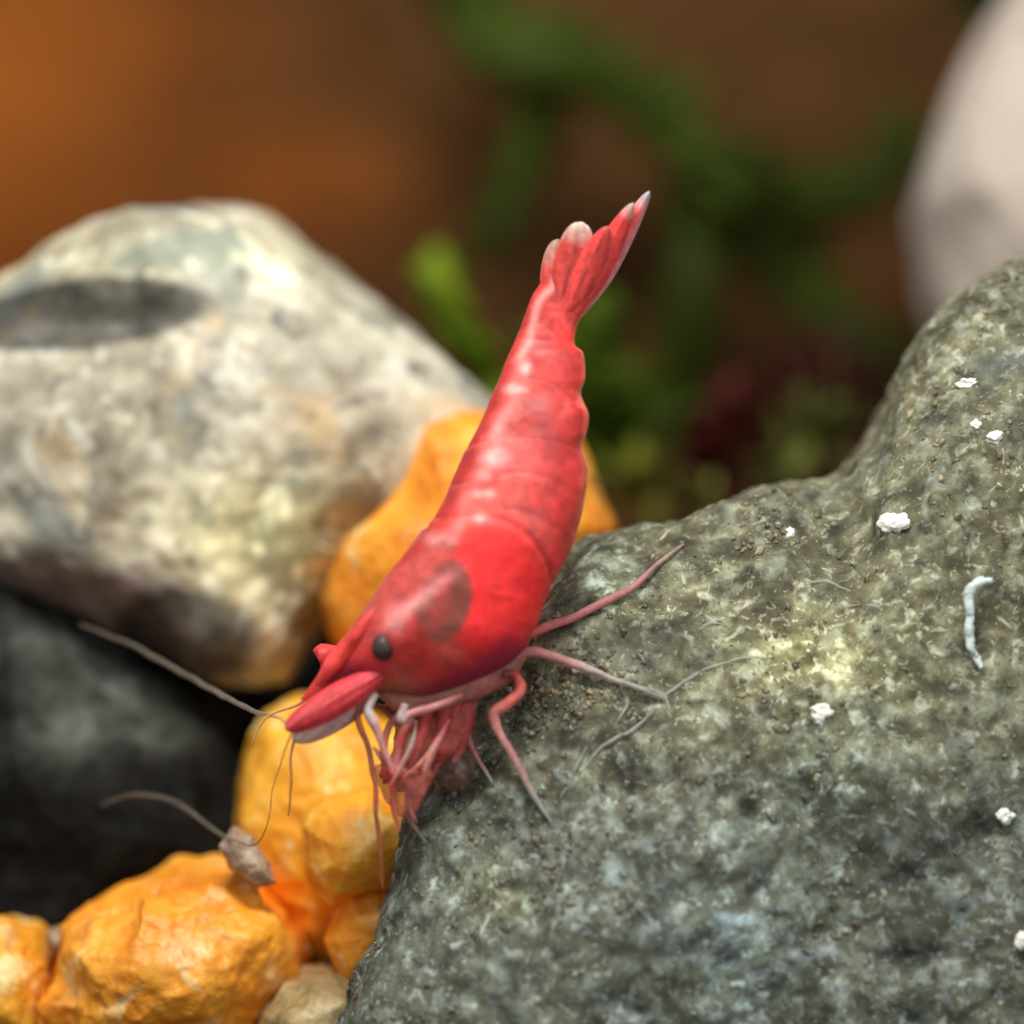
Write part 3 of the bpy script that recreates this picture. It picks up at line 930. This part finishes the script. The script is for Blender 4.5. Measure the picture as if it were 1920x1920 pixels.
# antennal scales and rostrum
blade("antennal_scale", (735, 1252), (534, 1368), 60, -0.10, -0.16, (0.66, 0.045, 0.055), (0.62, 0.25, 0.26), 0.97, 0.8, parent=sh, camber=0.04, pleat=0.003, thickn=0.02, tipr=3.0)
blade("antennal_scale", (705, 1296), (548, 1388), 60, -0.04, -0.10, (0.55, 0.26, 0.24), (0.55, 0.44, 0.46), 0.25, 0.6, parent=sh, alpha_tip=0.7, pleat=0.0, tipr=3.0)
V_, F_, K_ = tube([hit_body(712, 1130, 0.03), hit_body(680, 1175, 0.0), hit_body(648, 1215, -0.01), hit_body(622, 1248, -0.03), P(596, 1284, -0.08)], [0.01, 0.03, 0.042, 0.04, 0.015], [(0.76, 0.06, 0.05)] * 5, seg=14, res=10)
meshobj("rostrum", V_ + 0.008 * fbm(V_, 9, 3, 79)[:, None], F_, M_limb, parent=sh, col=np.clip(K_ * (1 + 0.4 * fbm(V_, 9, 3, 80)[:, None]), 0, 1))

# translucent underside of the thorax
us = np.array([(980, 1218), (948, 1254), (900, 1277), (850, 1298), (800, 1313), (750, 1310), (705, 1290)])
pts = [P(a, b, 0.02) for a, b in us]
V_, F_, K_ = tube(pts, [0.03, 0.065, 0.075, 0.07, 0.068, 0.065, 0.03], [(0.38, 0.12, 0.09)] * 3 + [(0.42, 0.16, 0.12)] * 4, seg=20, res=14)
meshobj("underside", V_ + 0.012 * fbm(V_, 8, 3, 77)[:, None], F_, M_limb, parent=sh, col=K_ * (1 + 0.5 * fbm(V_, 7, 3, 78)[:, None]))


def limb(name, pix, rad, cols, ys=None, parent=sh, seg=10, foot=False, res=8, thin=0.76, alpha=(0.9, 0.5)):
    pts = []
    for i, (a, b) in enumerate(pix):
        y = ys[i] if ys is not None else 0.0
        pts.append(P(a, b, y))
    if foot:
        h, n = hit_rock(*pix[-1])
        yf = h[1] - 0.02
        y0 = ys[0] if ys is not None else 0.0
        for i, (a, b) in enumerate(pix):
            t = (i / (len(pix) - 1)) ** 0.8
            yy = y0 + (yf - y0) * t
            hh, _ = hit_rock(a, b)
            yy = min(yy, hh[1] - rad[i] / 400 - 0.01)
            pts[i] = P(a, b, yy)
    V_, F_, K_ = tube(pts, np.array(rad) * thin / 400.0, cols, seg=seg, res=res)
    V_ = V_ + (0.006 * fbm(V_, 10, 3, 55))[:, None]
    K_ = K_.copy()
    K_[:, :3] *= (1 + 0.35 * fbm(V_, 9, 3, int(pix[0][0])))[:, None]
    al_ = np.interp(np.arange(len(V_)), [0, len(V_) * 0.4, len(V_)], [alpha[0], alpha[0], alpha[1]])[:, None]
    return meshobj(name, V_, F_, M_limb, parent=parent, col=np.hstack([np.clip(K_, 0, 1), al_]))


PK = (0.62, 0.25, 0.23)
PL = (0.50, 0.40, 0.36)
RD = (0.62, 0.07, 0.06)
DK = (0.30, 0.09, 0.06)
GR = (0.34, 0.36, 0.32)
# walking legs
limb("walking_leg", [(985, 1195), (1020, 1178), (1075, 1158), (1130, 1130), (1190, 1098), (1230, 1060), (1282, 1020)], [10, 12, 10, 11, 9, 6, 4], [RD, (0.55, .14, .13), (0.55, .18, .17), PK, (0.6, .26, .26), (0.5, .28, .24), (0.4, .3, .24)], ys=[0.05] * 7, foot=True)
limb("walking_leg", [(975, 1225), (1008, 1222), (1060, 1240), (1110, 1258), (1150, 1276), (1200, 1290), (1245, 1310)], [12, 13, 12, 11, 8, 7, 5], [PK, (0.66, .27, .25), (0.58, .28, .24), PL, (0.42, .36, .31), GR, GR], ys=[0.05] * 7, foot=True)
limb("walking_leg", [(945, 1262), (968, 1268), (975, 1296), (950, 1320), (926, 1338), (935, 1372), (962, 1415), (985, 1460), (1010, 1505), (1036, 1542)], [10, 11, 14, 15, 15, 12, 10, 9, 7, 4],
     [DK, RD, (0.72, .15, .12), (0.75, .16, .12), (0.75, .24, .19), PK, (0.5, .24, .21), (0.46, .28, .24), GR, GR], ys=[-0.05] * 10, foot=True)
limb("walking_leg", [(900, 1285), (885, 1330), (878, 1380), (900, 1430), (925, 1470)], [10, 10, 9, 6, 4], [DK, (0.5, .12, .1), (0.5, .14, .12), (0.38, .18, .14), GR], ys=[0.1] * 5, foot=True)
limb("walking_leg", [(870, 1290), (850, 1340), (835, 1400), (800, 1470), (770, 1530), (800, 1580)], [12, 12, 11, 9, 7, 4], [DK, RD, RD, (0.5, .14, .12), (0.4, .2, .16), GR], ys=[0.0] * 6, foot=True)
# claws and mouthparts
mp = [("claw", [(760, 1320), (752, 1350), (772, 1338), (830, 1320), (868, 1305)], [9, 14, 11, 9, 7], [PL, (0.62, .40, .38), PK, PK, DK], -0.16),
      ("claw", [(705, 1300), (690, 1330), (700, 1350), (716, 1390), (730, 1430), (742, 1462)], [10, 13, 13, 9, 9, 6], [PL, (0.58, .48, .45), (0.58, .42, .40), PK, PK, RD], -0.12),
      ("mouthpart", [(770, 1345), (752, 1385), (745, 1430), (735, 1470)], [12, 12, 12, 10], [PK, RD, PK, RD], -0.06),
      ("mouthpart", [(800, 1330), (790, 1380), (775, 1440), (765, 1500), (780, 1545)], [16, 15, 13, 9, 5], [RD, (0.6, .1, .09), (0.6, .14, .1), PK, DK], -0.02),
      ("mouthpart", [(835, 1325), (828, 1370), (805, 1420), (790, 1475)], [20, 18, 13, 8], [(0.4, .06, .05), (0.55, .08, .07), PK, RD], 0.0),
      ("mouthpart", [(870, 1315), (872, 1350), (866, 1395), (850, 1430)], [20, 20, 15, 8], [(0.42, .07, .05), (0.62, .09, .08), (0.62, .10, .09), PK], 0.05),
      ("mouthpart", [(818, 1395), (806, 1420), (795, 1448)], [7, 9, 6], [PK, (0.75, .28, .2), PK], -0.14),
      ("mouthpart", [(675, 1310), (672, 1345), (690, 1400), (702, 1460), (706, 1530), (712, 1600), (716, 1668)], [8, 8, 8, 7, 6, 5, 3], [(0.4, .2, .1), (0.24, .08, .03), (0.2, .06, .03), (0.40, .08, .05), (0.30, .07, .02), (0.32, .08, .02), (0.36, .1, .02)], -0.10),
      ("mouthpart", [(735, 1440), (736, 1490), (742, 1530), (748, 1560)], [11, 9, 7, 3], [RD, (0.5, .1, .06), (0.45, .1, .05), (0.5, .15, .05)], -0.08),
      ("mouthpart", [(775, 1320), (730, 1360), (720, 1420), (722, 1470)], [8, 9, 9, 6], [DK, PK, RD, RD], -0.02),
      ("mouthpart", [(700, 1400), (722, 1425), (748, 1448), (790, 1452)], [4, 9, 11, 5], [PK, (0.62, .22, .18), PK, RD], -0.09),
      ("mouthpart", [(842, 1350), (820, 1392), (788, 1432), (752, 1462)], [5, 8, 7, 3], [RD, PK, (0.66, .26, .2), RD], -0.12),
      ("mouthpart", [(780, 1350), (772, 1395), (750, 1440), (728, 1480)], [4, 7, 6, 3], [PK, PL, PK, RD], -0.13)]
# soft lumps: bases of the mouthparts and the limbs folded under the chest
for out_, y, fr, cA, al_ in (([(700, 1318), (760, 1325), (860, 1300), (900, 1300), (893, 1370), (862, 1410), (815, 1430), (800, 1475), (745, 1480), (712, 1455), (735, 1410), (742, 1350)], 0.10, 0.12, (0.42, 0.075, 0.055), 0.65),
                             ([(812, 1405), (860, 1395), (905, 1410), (900, 1450), (870, 1485), (825, 1480), (795, 1450)], 0.22, 0.12, (0.32, 0.20, 0.15), 0.75),
                             ([(705, 1440), (740, 1425), (800, 1430), (812, 1455), (790, 1490), (765, 1530), (745, 1525), (720, 1495)], 0.02, 0.05, (0.56, 0.14, 0.10), 0.5)):
    v, f = stone(out_, y, fr, fr, sub=6, smooth=1.0, disp=lambda v, n: 0.035 * fbm(v, 6, 3, 91) + 0.012 * fbm(v, 18, 2, 92))
    cc_ = np.clip(np.array(cA) * (1 + 0.9 * fbm(v, 7, 4, 93))[:, None], 0, 1)
    meshobj("mouthpart", v, f, M_limb, parent=sh, col=np.hstack([cc_, np.full((len(v), 1), al_)]))
for nm, pix, rad, cols, y in mp:
    limb(nm, pix, rad, cols, ys=[y] * len(pix), alpha=(0.8, 0.7))
# antennae
limb("antenna", [(560, 1365), (520, 1345), (480, 1335), (420, 1305), (360, 1272), (300, 1238), (240, 1205), (150, 1170)], [5, 5, 6, 7, 7, 7, 6, 4],
     [(0.50, .34, .18), (0.45, .38, .26)] + [(0.25, .225, .17)] * 6, ys=[-0.1, 0.1, 0.35, 0.7, 1.0, 1.15, 1.25, 1.4], thin=0.75, alpha=(0.45, 0.22))
limb("antenna", [(548, 1372), (530, 1420), (512, 1480), (500, 1550), (470, 1585), (400, 1555), (330, 1505), (250, 1490), (190, 1510)], [3, 2, 2, 2, 3, 5, 6, 5, 3],
     [(0.80, .42, .14)] * 4 + [(0.19, .175, .13)] * 5, ys=[-0.1, 0, 0.1, 0.2, 0.5, 0.9, 1.1, 1.2, 1.3], thin=0.9, alpha=(0.45, 0.28))
limb("antennule", [(556, 1376), (545, 1420), (546, 1470), (540, 1530)], [4, 3, 3, 2], [(0.66, .3, .12)] * 4, ys=[-0.1, -0.05, 0.0, 0.1])
limb("antennule", [(625, 1262), (590, 1290), (560, 1320), (500, 1345), (470, 1400)], [6, 5, 4, 3, 2], [RD, RD, (0.6, .2, .12), (0.7, .4, .2), (0.7, .4, .2)], ys=[0.1, 0.1, 0.1, 0.15, 0.2])

for o in bpy.data.objects:
    if "_o" in o:
        del o["_o"]
